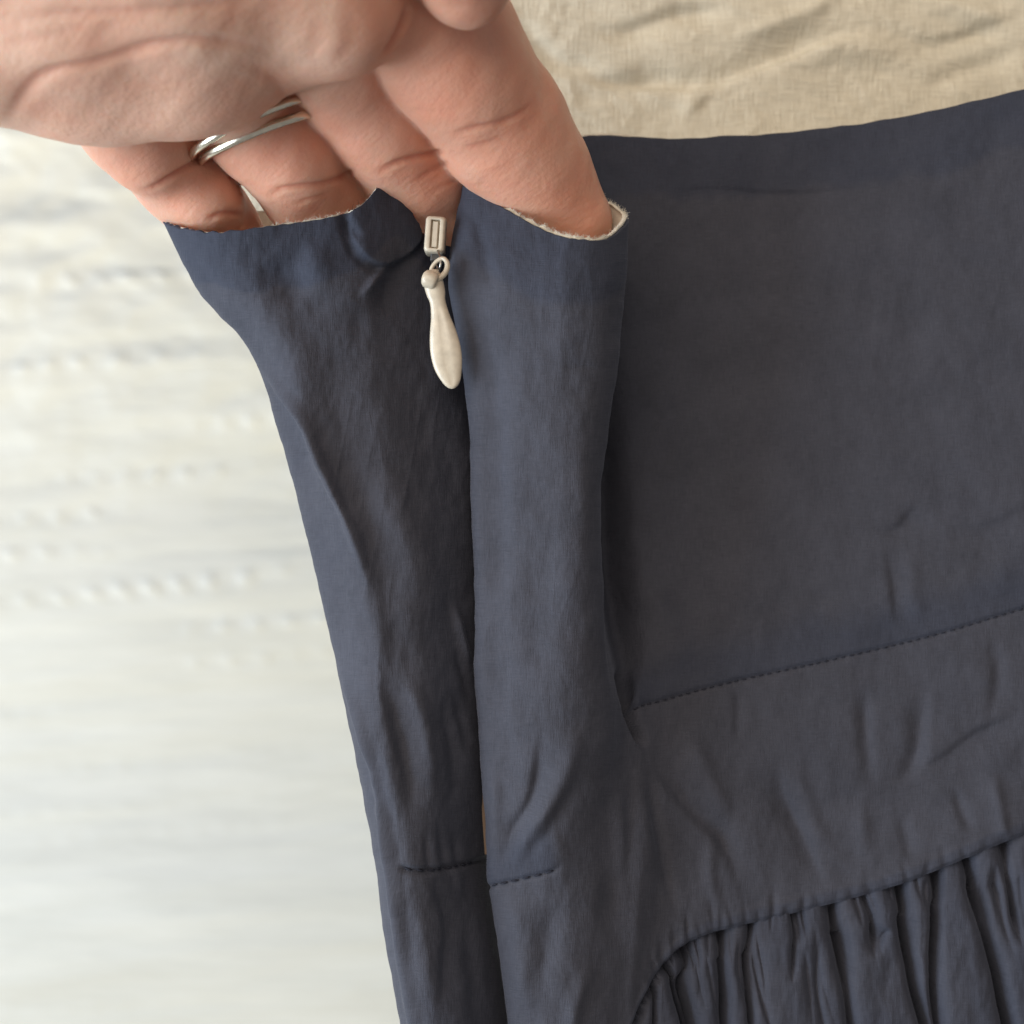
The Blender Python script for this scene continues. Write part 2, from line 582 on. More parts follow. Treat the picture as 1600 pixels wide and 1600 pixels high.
uvR = RG[..., :2].copy()
X = P(RG)
nR = grid_normals(X)
h = .82 * strokes_disp(uvR, R_STROKES)
rr = np.arange(RG.shape[0])[:, None]
cc = np.linspace(0, 14, NXR)[None, :]
h = h + .45 * fbm(uvR[..., 0] / 150, uvR[..., 1] / 240, 5, 4) + .10 * fbm(uvR[..., 0] / 30, uvR[..., 1] / 45, 8, 3)
h = h + crumple(uvR, 201)
vis_seam = np.maximum(ss(3.3, 2.8, cc), ss(7.8, 8.1, cc))
dv = uvR[..., 1] - uvR[SEAM_R][None, :, 1]
h = h + vis_seam * (.40 * np.exp(-(dv / 4.) ** 2) + .25 * (dv > 0) * np.exp(-dv / 60.))
dg = uvR[-1][None, :, 1] - uvR[..., 1]
h = h + .55 * np.exp(-(dg / 4.5) ** 2) * (cc > 5) - .12 * np.exp(-((dg - 16) / 10.) ** 2) * (cc > 5)
topd = uvR[..., 1] - uvR[0][None, :, 1]
wob = 10 * fbm(uvR[..., 0] / 110, uvR[..., 1] / 300, 301, 3)
dblR = .7 * ss(104, 80, topd + 1.6 * wob) + .7 * vis_seam * ss(95, 35, -dv + 2 * wob) * (dv < 0) + .5 * ss(26, 18, np.abs(dg + wob * .3))
dblR = np.clip(dblR + .14 * fbm(uvR[..., 0] / 170, uvR[..., 1] / 150, 321, 4), 0, 1)
# outward normal looks at the camera on the strip
sgn = -np.sign(nR[SEG * 3, int(NXR * 3 / 14), 1])
nR *= sgn
XR = X - nR * h[..., None]
uvmm = uvR / 10
jag = .35 * perlin(np.linspace(0, 60, NXR), np.zeros(NXR), 3)
XR[0, :, 2] += jag * .5
o = grid_obj('bodice_panel', np.concatenate([(XR[0] - nR[0] * .7)[None], (XR[0] - nR[0] * .12 + np.array([0, 0, .08]))[None], XR[:SEAM_R + 1]]), M_NAVY, None, np.concatenate([uvmm[:1], uvmm[:1], uvmm[:SEAM_R + 1]]), {'double': np.concatenate([dblR[:1], dblR[:1], dblR[:SEAM_R + 1]])})
keep(o, dress)
o['label'] = 'navy front panel folded round the index fingertip'
o = grid_obj('waistband', XR[SEAM_R:], M_NAVY, None, uvmm[SEAM_R:], {'double': dblR[SEAM_R:]})
keep(o, dress)

# cream lining inside it, its raw edge standing a little proud
LR = X - nR * (h + .75)[..., None]
LR = LR[:SEG * 3]
up = LR[0] - LR[3]
up /= np.linalg.norm(up, axis=1, keepdims=True)
fr = .55 + .35 * fbm(np.linspace(0, 45, NXR), np.zeros(NXR) + .3, 14, 3)
wgt = ss(.9, 1.6, cc[0]) * ss(10.2, 9.2, cc[0])
rim_lo = LR[0] + up * (wgt * .1)[:, None] + nR[0] * .25
rim = LR[0] + up * (wgt * fr)[:, None] + nR[0] * .35
rim2 = rim - nR[0] * .7
LR = np.concatenate([rim2[None] - up[None] * .2, rim2[None], rim[None], rim_lo[None], LR])
uvl = np.concatenate([uvmm[:1]] * 4 + [uvmm[:SEG * 3]])
o = grid_obj('lining', LR, M_LINING, None, uvl)
keep(o, dress)

# --- left-hand strip
LN = [
    [(712, 392, 6), (650, 352, 2.5), (607, 283, -1), (549, 331, -4), (440, 351, -6), (342, 363, -5.5), (280, 358, -2), (255, 345, 4), (300, 337, 16), (420, 332, 26)],
    [(740, 470, 9), (692, 460, 5), (630, 450, 0.8), (560, 450, -3.4), (475, 455, -4.5), (400, 462, -5), (346, 462, -2), (310, 455, 4), (350, 450, 15), (470, 445, 24)],
    [(745, 590, 9), (708, 585, 5), (645, 580, 1), (580, 575, -3.2), (512, 568, -4.5), (455, 562, -5.5), (418, 557, -2.5), (393, 553, 3), (420, 550, 14), (540, 545, 22)],
    [(755, 745, 9), (726, 742, 4.8), (672, 737, 0.8), (612, 728, -3.2), (548, 718, -4.5), (490, 708, -6), (462, 703, -2), (443, 700, 4), (480, 700, 14), (580, 700, 20)],
    [(760, 925, 9), (741, 922, 4.5), (696, 918, 0.4), (648, 912, -3.2), (604, 906, -4.5), (566, 900, -5.5), (526, 896, -1.5), (492, 893, 4.5), (530, 890, 13), (640, 890, 18)],
    [(762, 1145, 8.5), (744, 1143, 4), (708, 1142, 0), (668, 1141, -3.2), (630, 1139, -4.5), (594, 1137, -5.5), (562, 1133, -3), (545, 1130, 4), (580, 1128, 12), (680, 1125, 16)],
    [(768, 1342, 9), (751, 1346, 5), (720, 1353, 0.8), (690, 1359, -2.8), (660, 1361, -4.8), (630, 1358, -5.3), (604, 1348, -3), (584, 1335, 4), (620, 1330, 12), (700, 1330, 16)],
    [(785, 1480, 9), (768, 1480, 5), (738, 1482, 0.8), (708, 1484, -2.6), (676, 1485, -4.5), (645, 1484, -5), (622, 1482, -3), (604, 1478, 4), (640, 1475, 12), (720, 1470, 16)],
    [(830, 1760, 9), (812, 1760, 5), (784, 1760, 0.8), (754, 1760, -2.6), (722, 1760, -4.5), (694, 1760, -5), (672, 1760, -3), (655, 1755, 4), (690, 1750, 12), (780, 1750, 16)],
]
NXL = 420
LG = cr(cr(np.array(LN, float), SEG * 8 + 1, 0), NXL, 1)
SEAM_L = SEG * 6
LG[..., 1] -= 8 * np.exp(-np.abs(LG[..., 0] - 608) / 8) * np.exp(-(np.arange(LG.shape[0])[:, None] / 14.) ** 2) * (np.abs(LG[..., 1] - 300) < 90)
L_STROKES = [
    ([(400, 566), (437, 609), (472, 657), (494, 714), (525, 780), (547, 828), (566, 880), (580, 930)], (10, 8), -1.1, 'g', (.12, .3)),
    ([(505, 985), (530, 1054), (562, 1129), (581, 1200), (595, 1270), (609, 1342), (622, 1426), (630, 1520), (650, 1640)], (9, 7), -1.2, 'g', (.2, .1)),
    ([(402, 568), (437, 610), (472, 658), (494, 715), (525, 781), (547, 829), (566, 881), (580, 930)], 3.5, -.28),
    ([(511, 1000), (530, 1055), (562, 1130), (581, 1201), (595, 1271), (609, 1342), (622, 1426), (628, 1506)], 3.5, -.22),
    ([(545, 640), (590, 740), (625, 826), (655, 890), (690, 1000)], 26, -.8),
    ([(420, 590), (455, 660), (475, 730), (505, 800)], 14, .6),
    ([(410, 410), (440, 440), (470, 480)], 30, 1.0),
    ([(470, 390), (500, 420), (520, 470)], 26, -.7),
    ([(569, 1140), (587, 1225), (612, 1310)], 12, .9),
    ([(595, 1037), (617, 1112), (640, 1206), (650, 1290)], 12, .8),
    ([(632, 1037), (655, 1112), (670, 1187), (677, 1270)], 12, -.8),
    ([(690, 1090), (705, 1180), (712, 1260)], 10, .7),
    ([(712, 1010), (737, 1100)], 7, .6, 'g', (.5, .4)),
    ([(706, 930), (722, 1000), (738, 1060)], 7, -.8),
    ([(705, 1070), (734, 1180)], 8, .5, 'g', (.5, .4)),
    ([(684, 1270), (698, 1356)], 7, .6, 'g', (.7, 0)), ([(712, 1290), (716, 1352)], 6, .5, 'g', (.7, 0)), ([(664, 1290), (672, 1360)], 7, .4, 'g', (.7, 0)),
    ([(677, 1367), (700, 1431), (700, 1487), (690, 1580)], (20, 10), 1.3),
    ([(715, 1358), (722, 1410)], 7, -.6, 'g', (0, .8)),
    ([(650, 1390), (662, 1480), (680, 1600)], 16, -.6),
    ([(730, 1420), (740, 1520), (750, 1620)], 12, .7),
    ([(620, 408), (590, 430), (560, 470)], (10, 6), -.9),
    ([(640, 400), (610, 450), (600, 500)], 18, .9),
    ([(536, 330), (545, 350), (560, 380)], 7, .9),
    ([(560, 470), (555, 500), (570, 520)], 14, .3),
]
uvL = LG[..., :2].copy()
X = P(LG)
nL = grid_normals(X)
nL *= -np.sign(nL[SEG * 3, int(NXL * 4 / 9), 1])
h = strokes_disp(uvL, L_STROKES)
silq = ss(6.9, 5.6, np.linspace(0, 9, NXL)[None, :])
h = h * silq
h = h + silq * .45 * fbm(uvL[..., 0] / 120, uvL[..., 1] / 210, 65, 4) + .12 * fbm(uvL[..., 0] / 28, uvL[..., 1] / 45, 68, 3)
h = h + silq * crumple(uvL, 231)
# turned-back corner beside the zip: a rounded tab lying on the strip
tabc = np.array([(546, 333), (578, 300), (600, 284), (616, 283), (640, 328), (658, 366), (645, 392), (618, 410), (590, 414), (562, 396), (548, 366)], float)
tabs = cr(np.r_[tabc[-2:], tabc, tabc[:2]], 160)[20:-20]
q = uvL.reshape(-1, 2)
m = np.where(((q > (500, 240)) & (q < (720, 460))).all(1))[0]
dd, _, _ = seg_dist(q[m], np.r_[tabs, tabs[:1]])
ang = np.zeros(len(m))
for i in range(len(tabs)):
    a, b = tabs[i] - q[m], tabs[(i + 1) % len(tabs)] - q[m]
    ang += np.arctan2(a[:, 0] * b[:, 1] - a[:, 1] * b[:, 0], (a * b).sum(1))
ins = np.abs(ang) > 3
tab = np.zeros(len(q))
tab[m] = ss(-2, 3, np.where(ins, dd, -dd)) * .9
tab[m] -= .5 * np.exp(-((np.where(ins, dd, -dd) + 8) / 7) ** 2)
h = h - tab.reshape(h.shape)
ccL = np.linspace(0, 9, NXL)[None, :]
dv = uvL[..., 1] - uvL[SEAM_L][None, :, 1]
h = h + ss(5.3, 4.9, ccL) * (.7 * np.exp(-(dv / 5.) ** 2) + .3 * (dv > 0) * np.exp(-dv / 60.))
dblL = ss(96, 84, uvL[..., 1] - uvL[0][None, :, 1] + 10 * fbm(uvL[..., 0] / 90, uvL[..., 1] / 200, 303, 3)) * .8 + .3 * ss(95, 60, 745 - uvL[..., 0])
dblL = np.clip(dblL + .14 * fbm(uvL[..., 0] / 140, uvL[..., 1] / 190, 323, 4), 0, 1)
XL = X - nL * h[..., None]
XL[0, :, 2] += .3 * perlin(np.linspace(0, 50, NXL), np.zeros(NXL), 31)
o = grid_obj('side_panel', np.concatenate([(XL[0] - nL[0] * .65)[None], (XL[0] - nL[0] * .12 + np.array([0, 0, .08]))[None], XL[:SEAM_L + 1]]), M_NAVY, None, np.concatenate([uvL[:1], uvL[:1], uvL[:SEAM_L + 1]]) / 10, {'double': np.concatenate([dblL[:1], dblL[:1], dblL[:SEAM_L + 1]])})
keep(o, dress)
o['label'] = 'navy side panel left of the zip with a turned-back corner'
o = grid_obj('waistband', XL[SEAM_L:], M_NAVY, None, uvL[SEAM_L:] / 10, {'double': dblL[SEAM_L:]})
keep(o, dress)
LL = (X - nL * (h + .7)[..., None])[:SEG * 3]
up = LL[0] - LL[3]
up /= np.linalg.norm(up, axis=1, keepdims=True)
w2 = ss(2.6, 3.1, ccL[0]) * ss(4.7, 4.1, ccL[0]) * .8 - .35 * ss(4.1, 4.8, ccL[0])
rim = LL[0] + up * (w2 * (.28 + .2 * fbm(np.linspace(0, 40, NXL), np.zeros(NXL) + .3, 24, 3)))[:, None] + nL[0] * .4
LL = np.concatenate([(rim - nL[0] * .5)[None], rim[None], LL])
o = grid_obj('lining', LL, M_LINING, None, np.concatenate([uvL[:1]] * 2 + [uvL[:SEG * 3]]) / 10)
keep(o, dress)

# --- gathered skirt
sx, sy = 900, 260
seam = cr(uvR[-1][int(NXR * 5.2 / 14):], sx)
seam_d = cr(RG[-1, int(NXR * 5.2 / 14):, 2:], sx)[:, 0]
t = np.linspace(0, 1, sy)[:, None]
SU = seam[None, :, 0] + t * 60
SV = seam[None, :, 1] - 10 + t * (1950 - seam[None, :, 1])
SD = seam_d[None, :] + .9 - (2.2 * ss(0, .12, t) + 2 * t) * (.15 + .85 * ss(1000, 1120, seam[None, :, 0]))
uvS = np.stack([SU + 0 * SV, SV], -1)
FOLDS = [
    ([(1018, 1545), (1022, 1600), (1030, 1700)], 5, 2.5), ([(1040, 1512), (1062, 1570), (1080, 1620), (1100, 1750)], 7, 4.0),
    ([(1073, 1474), (1068, 1544), (1086, 1610), (1100, 1750)], (7, 12), 4.5), ([(1132, 1448), (1134, 1522), (1139, 1610), (1140, 1750)], (7, 14), 4.0),
    ([(1176, 1436), (1173, 1522), (1179, 1610), (1185, 1750)], (6, 6), 2.8), ([(1239, 1420), (1242, 1480), (1241, 1540)], 5, 1.8),
    ([(1302, 1404), (1305, 1447), (1321, 1513), (1333, 1610), (1350, 1750)], (6, 10), 4.0), ([(1350, 1392), (1362, 1456), (1366, 1500)], (6, 9), 2.2),
    ([(1410, 1374), (1412, 1447), (1430, 1517), (1453, 1610), (1480, 1750)], (6, 10), 5.0), ([(1466, 1354), (1464, 1456), (1467, 1522), (1475, 1610), (1490, 1750)], (7, 9), 5.0),
    ([(1512, 1332), (1530, 1395), (1544, 1456), (1566, 1535), (1584, 1610), (1620, 1750)], (6, 10), 5.0), ([(1570, 1312), (1585, 1400), (1600, 1480)], 7, 2.5),
    ([(1640, 1290), (1650, 1400), (1680, 1700)], 8, 4.0), ([(1720, 1260), (1740, 1500), (1760, 1700)], 8, 4.0),
]
FST = [(p, tuple(.75 * x for x in w) if isinstance(w, tuple) else .75 * w, a * 1.25, 'c', (0, .3)) for p, w, a in FOLDS]
for k in range(46):
    q = seam[int((k + random.random() * .8) / 46 * (sx - 1))]
    ln = random.uniform(14, 70) * (1 if q[0] > 1075 else .25)
    FST.append(([(q[0], q[1] - 6), (q[0] + ln * .1 + random.uniform(-6, 6), q[1] + ln)], random.uniform(2.5, 5), random.uniform(.5, 1.5), 'c', (0, .8)))
for k in range(60):
    q = seam[int(random.random() * (sx - 1))]
    if q[0] < 1080:
        continue
    ln = random.uniform(30, 230)
    a0 = random.uniform(0, 60)
    FST.append(([(q[0] + a0 * .1, q[1] + a0), (q[0] + ln * .08 + random.uniform(-12, 8), q[1] + a0 + ln * .5), (q[0] + ln * .2 + random.uniform(-14, 14), q[1] + a0 + ln)],
                (random.uniform(3, 8), random.uniform(3, 12)), random.uniform(.5, 1.5), 'c', (.3, .6)))
wx = uvS + np.stack([5 * fbm(uvS[..., 0] / 160, uvS[..., 1] / 150, 401, 2), np.zeros(uvS.shape[:2])], -1) * ss(0, .08, t)[..., None]
h = strokes_disp(wx, FST)
h = h + .5 * fbm(uvS[..., 0] / 70, uvS[..., 1] / 160, 91, 4)
h = h + crumple(uvS, 261)
XS = P(np.concatenate([uvS, SD[..., None] + np.zeros_like(uvS[..., :1])], -1))
nS = grid_normals(XS)
nS *= -np.sign(nS[sy // 2, sx // 2, 1])
XS = XS - nS * h[..., None]
o = grid_obj('skirt', XS, M_NAVY, None, uvS / 10, {'double': np.clip(.45 + .3 * fbm(uvS[..., 0] / 90, uvS[..., 1] / 200, 341, 3), 0, 1)})
keep(o, dress)
o['label'] = 'gathered navy skirt below the waist seam'

# --- zip tape that shows as a tan sliver at the foot of the opening
tl = [(749, 1165, 5.6), (752, 1215, 5.6), (755, 1275, 5.2), (759, 1335, 4.8)]
tc = cr(P(tl), 20)
tg = np.stack([tc + np.array([dx, 0, 0]) for dx in (-.16, -.02, .1, .3)], 1)
o = grid_obj('zip_tape', tg, M_TAPE, None, np.zeros(tg.shape[:2] + (2,)))
keep(o, dress)

# --- stitches
def stitch_mesh(length, r):
    x = np.linspace(-1, 1, 7)
    V, F = tube(np.stack([x * length / 2, -.25 * (1 - x * x) + .12, 0 * x], 1), r * np.sqrt(np.maximum(.15, 1 - x ** 4)), 6)
    me = bpy.data.meshes.new('stitch')
    me.from_pydata((np.array(V) * .001).tolist(), [], F)
    me.polygons.foreach_set('use_smooth', np.full(len(me.polygons), True))
    me.materials.append(M_THREAD)
    return me


def stitches(line, step, me, nrm):
    L = np.r_[0, np.cumsum(np.linalg.norm(np.diff(line, axis=0), axis=1))]
    s = step / 2
    while s < L[-1]:
        p = np.array([np.interp(s, L, line[:, k]) for k in range(3)])
        q = np.array([np.interp(min(s + .4, L[-1]), L, line[:, k]) for k in range(3)])
        o = bpy.data.objects.new('stitch', me)
        C.objects.link(o)
        o.parent = dress
        d = Vector(q - p)
        o.location = Vector(p * .001 + np.array(nrm) * .001) - dress.location
        ang = math.atan2(d.z, d.x) + random.uniform(-.12, .12)
        o.rotation_euler = (0, -ang, math.atan2(d.y, math.hypot(d.x, d.z)))
        s += step * random.uniform(.92, 1.08)


ST_BIG, ST_SMALL = stitch_mesh(1.3, .14), stitch_mesh(.9, .085)
ci = lambda c: int(NXR * c / 14)
stitches(XR[SEAM_R, ci(1.05):ci(2.95)], 1.9, ST_BIG, (0, -.15, 0))
stitches(XL[SEAM_L, int(NXL * 1.0 / 9):int(NXL * 5.1 / 9)][::-1], 1.9, ST_BIG, (0, -.15, 0))
stitches(XR[SEAM_R, ci(8.05):ci(13.4)], 1.45, ST_SMALL, (0, -.05, 0))

# --- loose fibres along the raw edge
def fibres(name, line, n, ln, r, mat, nrm):
    V, F = [], []
    for k in range(n):
        i = random.randrange(2, len(line) - 2)
        p = line[i]
        d = Vector((random.gauss(0, .8), random.gauss(-.2, .6), random.gauss(.7, .5))).normalized()
        l = ln * random.uniform(.3, 1.3)
        c = Vector((random.gauss(0, .5), random.gauss(0, .5), random.gauss(0, .5))) * l
        tt = np.linspace(0, 1, 5)[:, None]
        pts = p + np.array(d) * l * tt + np.array(c) * tt * tt
        v, f = tube(pts, np.linspace(r, r * .5, 5), 4, False)
        b = len(V)
        V += v
        F += [tuple(x + b for x in ff) for ff in f]
    o = mesh_obj(name, V, F, mat)
    o['kind'] = 'stuff'
    keep(o, dress)


fibres('frayed_edge', LR[2, ci(1.2):ci(7.2)], 800, .38, .02, M_FIBRE, None)
fibres('frayed_edge', XL[0, int(NXL * 1.6 / 9):int(NXL * 3.1 / 9)], 40, .8, .03, M_THREAD, None)
fibres('frayed_edge', LL[1, int(NXL * 2.8 / 9):int(NXL * 4.2 / 9)], 120, .4, .022, M_FIBRE, None)

# --- zip slider and pull
def slider_loop(w, hgt, rad, n=8):
    pts = []
    for cx, cz, a0 in ((w - rad, hgt - rad, 0), (-w + rad, hgt - rad, 90), (-w + rad, -hgt + rad, 180), (w - rad, -hgt + rad, 270)):
        for k in range(n):
            a = math.radians(a0 + 90 * k / (n - 1))
            pts.append((cx + rad * math.cos(a), cz + rad * math.sin(a)))
    return pts


def ring_stack(loops):
    """loops: list of (points2d, y): closed shell with an open start, capped end"""
    V, F = [], []
    n = len(loops[0][0])
    for pts, y in loops:
        V += [(x, y, z) for x, z in pts]
    for i in range(len(loops) - 1):
        for k in range(n):
            k2 = (k + 1) % n
            F.append((i * n + k, i * n + k2, (i + 1) * n + k2, (i + 1) * n + k))
    return V, F, n


sc = P((680, 367, -2.5))
tilt = math.radians(-4)
V, F, n = ring_stack([(slider_loop(1.55, 2.8, .6), 3.2), (slider_loop(1.6, 2.85, .65), 0), (slider_loop(1.5, 2.75, .65), -.55), (slider_loop(1.25, 2.5, .6), -.75),
                      (slider_loop(.68, 2.2, .12), -.75), (slider_loop(.64, 2.15, .1), -.1)])
F.append(tuple(range(n))[::-1])
F.append(tuple(len(V) - n + k for k in range(n)))
rot = lambda V, a: [(x * math.cos(a) + z * math.sin(a), y, -x * math.sin(a) + z * math.cos(a)) for x, y, z in V]
slider = mesh_obj('zip_slider', np.array(rot(V, -tilt)) + sc, F, M_PULL)
bv = slider.modifiers.new('bevel', 'BEVEL')
bv.width = .00012
bv.segments = 2
bv.limit_method = 'ANGLE'
keep(slider, dress)
# the raised strap in the slot and the nose under it
V, F, n = ring_stack([(slider_loop(.42, 2.1, .1), 0), (slider_loop(.42, 2.0, .1), -.5), (slider_loop(.32, 1.9, .1), -.6)])
F.append(tuple(len(V) - n + k for k in range(n)))
o = mesh_obj('strap', np.array(rot(V, -tilt)) + sc, F, M_PULL, None, None, False)
o.parent = slider
V, F, n = ring_stack([(slider_loop(1.05, .75, .2), 2.5), (slider_loop(1.05, .75, .2), .2), (slider_loop(.8, .6, .2), 0)])
F.append(tuple(len(V) - n + k for k in range(n)))
o = mesh_obj('nose', np.array(rot(V, -tilt)) + P((683, 400, -2)), F, M_DARK, None, None, False)
o.parent = slider
lk = cr(P([(684, 392, -3.2), (688, 404, -4.3), (688, 416, -4.6), (685, 424, -3.6), (682, 414, -2.6)]), 24)
V, F = tube(lk, .2, 8)
o = mesh_obj('wire_link', V, F, M_WIRE)
o.parent = slider

# pull: barrel with an eye at its head, flattened blade below
ax = P([(674, 424, -4.6), (677, 440, -4.8), (681, 458, -4.9), (684, 472, -4.9), (688, 494, -4.9), (692, 518, -4.9), (696, 545, -4.8), (700, 570, -4.6), (705, 592, -4.4), (707.5, 603, -4.3), (708.5, 607, -4.3)])
wd = np.array([(1.1, .9), (1.5, 1.0), (1.45, .8), (1.2, .68), (1.45, .7), (2.0, .75), (2.35, .75), (2.2, .7), (1.55, .6), (.9, .45), (.3, .2)])
axs, wds = cr(ax, 60), np.maximum(cr(wd, 60), .12)
V, F = tube(axs, wds, 28)
V = np.array(V).reshape(60, 28, 3)
# shallow groove down the middle of the blade
for i in range(60):
    f = .16 * ss(18, 26, i) * ss(57, 46, i)
    for k in range(28):
        dx = abs(((V[i, k] - axs[i])[0]) / wds[i][0])
        if V[i, k, 1] < axs[i][1]:
            V[i, k, 1] += f * math.exp(-(dx / .25) ** 2)
pull = mesh_obj('zip_pull', V.reshape(-1, 3), F, M_PULL)
keep(pull, dress)
# barrel across the head and the eye loop on its right
th = np.linspace(0, 2 * np.pi, 30)
bar = P([(662, 434, -5.4), (672, 437, -5.6), (682, 441, -5.5)])
V, F = tube(cr(bar, 8), [.95, 1.3, 1.36, 1.36, 1.36, 1.34, 1.3, 1.0], 16)
o = mesh_obj('barrel', V, F, M_PULL)
o.parent = pull
eye = cr(P([(672, 428, -4.2), (676, 416, -4.2), (684, 407, -4.4), (693, 404, -4.7), (699, 412, -5.0), (697, 424, -5.3), (690, 432, -5.5), (683, 437, -5.4)]), 40)
V, F = tube(eye, np.interp(np.linspace(0, 1, 40), [0, .4, .6, 1], [.32, .32, .42, .5]), 10)
o = mesh_obj('eye', V, F, M_PULL)
o.parent = pull

# ------------------------------------------------------------------ the hand (one continuous surface from a distance field)
def chain(pts):
    a = np.array(pts, float)
    return np.concatenate([P(a[:, :3]), a[:, 3:]], 1)


FINGERS = [
    chain([(600, -90, -24, 11), (690, 60, -15, 10.4), (785, 200, -4, 9.7), (838, 275, 2, 8.3), (888, 345, 5, 7.0)]),             # index
    chain([(480, -20, -24, 10), (560, 140, -6, 9.0), (652, 258, 5, 8.7), (697, 345, 14, 7.4), (715, 450, 19, 6.6)]),             # middle
    chain([(310, 60, -22, 9.0), (400, 190, -5, 8.0), (494, 302, 6, 7.7), (542, 380, 11, 6.7), (590, 460, 14, 6.2)]),             # ring finger
    chain([(160, 90, -20, 8.4), (202, 182, -9, 7.7), (280, 273, 3, 6.8), (333, 343, 9, 6.1), (400, 430, 11, 5.6)]),             # little finger
]
THUMB = chain([(100, -480, -50, 15), (430, -470, -54, 13), (640, -290, -50, 10.5), (714, -110, -38, 8.2), (728, -30, -33, 6.0)])
PALM = [
    chain([(655, 0, -20, 10.5), (200, -560, -40, 15)]),
    chain([(528, 10, -31, 9.0), (60, -560, -44, 15)]),
    chain([(440, 40, -24, 8.6), (315, 84, -23.5, 8.7), (250, 102, -22.5, 8.7), (160, 106, -21, 8.5), (60, 94, -22, 8.7), (-150, 60, -28, 11), (-420, -160, -38, 14), (-500, -380, -44, 15)]),
    chain([(300, 60, -26, 11), (-80, -540, -44, 15)]),
    chain([(140, 80, -24, 11), (-250, -480, -42, 14)]),
    chain([(-60, 60, -33, 9), (120, 0, -36, 10), (300, -25, -37, 10), (480, -50, -34, 10)]),
    chain([(-80, -110, -42, 12), (200, -140, -44, 12), (480, -180, -40, 12)]),
    chain([(-200, -600, -46, 22), (-560, -1150, -52, 26), (-800, -1500, -56, 30)]),
    chain([(100, -480, -48, 16), (-200, -620, -46, 20)]),
    chain([(-420, -380, -44, 16), (-300, -620, -46, 20)]),
]
PADS = [  # finger pads swelling to the camera side: (u, v, d, r)
    (735, 125, -13, 8.0), (830, 255, -2, 6.4), (605, 205, -4, 7.2), (460, 248, -4, 6.6), (240, 235, -7, 6.0), (325, 312, 1, 5.2),
]


def cone(p, a, b):
    pa, ba = p - a[:3], b[:3] - a[:3]
    t = np.clip(pa @ ba / (ba @ ba), 0, 1)
    w = pa - t[:, None] * ba
    return np.sqrt((w * w).sum(1)) - (a[3] + (b[3] - a[3]) * t)


def smin(a, b, k):
    hh = np.maximum(k - np.abs(a - b), 0) / k
    return np.minimum(a, b) - hh * hh * k * .25


def chain_sdf(p, ch, k):
    d = cone(p, ch[0], ch[1])
    for i in range(1, len(ch) - 1):
        d = smin(d, cone(p, ch[i], ch[i + 1]), k)
    return d


def hand_sdf(p):
    p = p.astype(np.float32)
    palm = None
    for ch in PALM:
        d = chain_sdf(p, ch.astype(np.float32), 4)
        palm = d if palm is None else smin(palm, d, 6)
    fing = None
    pads = [np.r_[P(q[:3]), q[3]].astype(np.float32) for q in PADS]
    pf = {0: pads[0:2], 1: pads[2:3], 2: pads[3:4], 3: pads[4:6]}
    for i, ch in enumerate(FINGERS):
        d = chain_sdf(p, ch.astype(np.float32), 3)
        for q in pf[i]:
            d = smin(d, np.sqrt(((p - q[:3]) ** 2).sum(1)) - q[3], 4)
        fing = d if fing is None else smin(fing, d, .7)
    d = smin(palm, fing, 1.4)
    th_ = chain_sdf(p, THUMB.astype(np.float32), 4)
    near_root = np.clip((520 - UV(p)[:, 0]) / 200, 0, 1)
    return np.minimum(smin(d, th_, .8), np.where(near_root > 0, smin(d, th_, 12 * near_root + .8), 1e3))


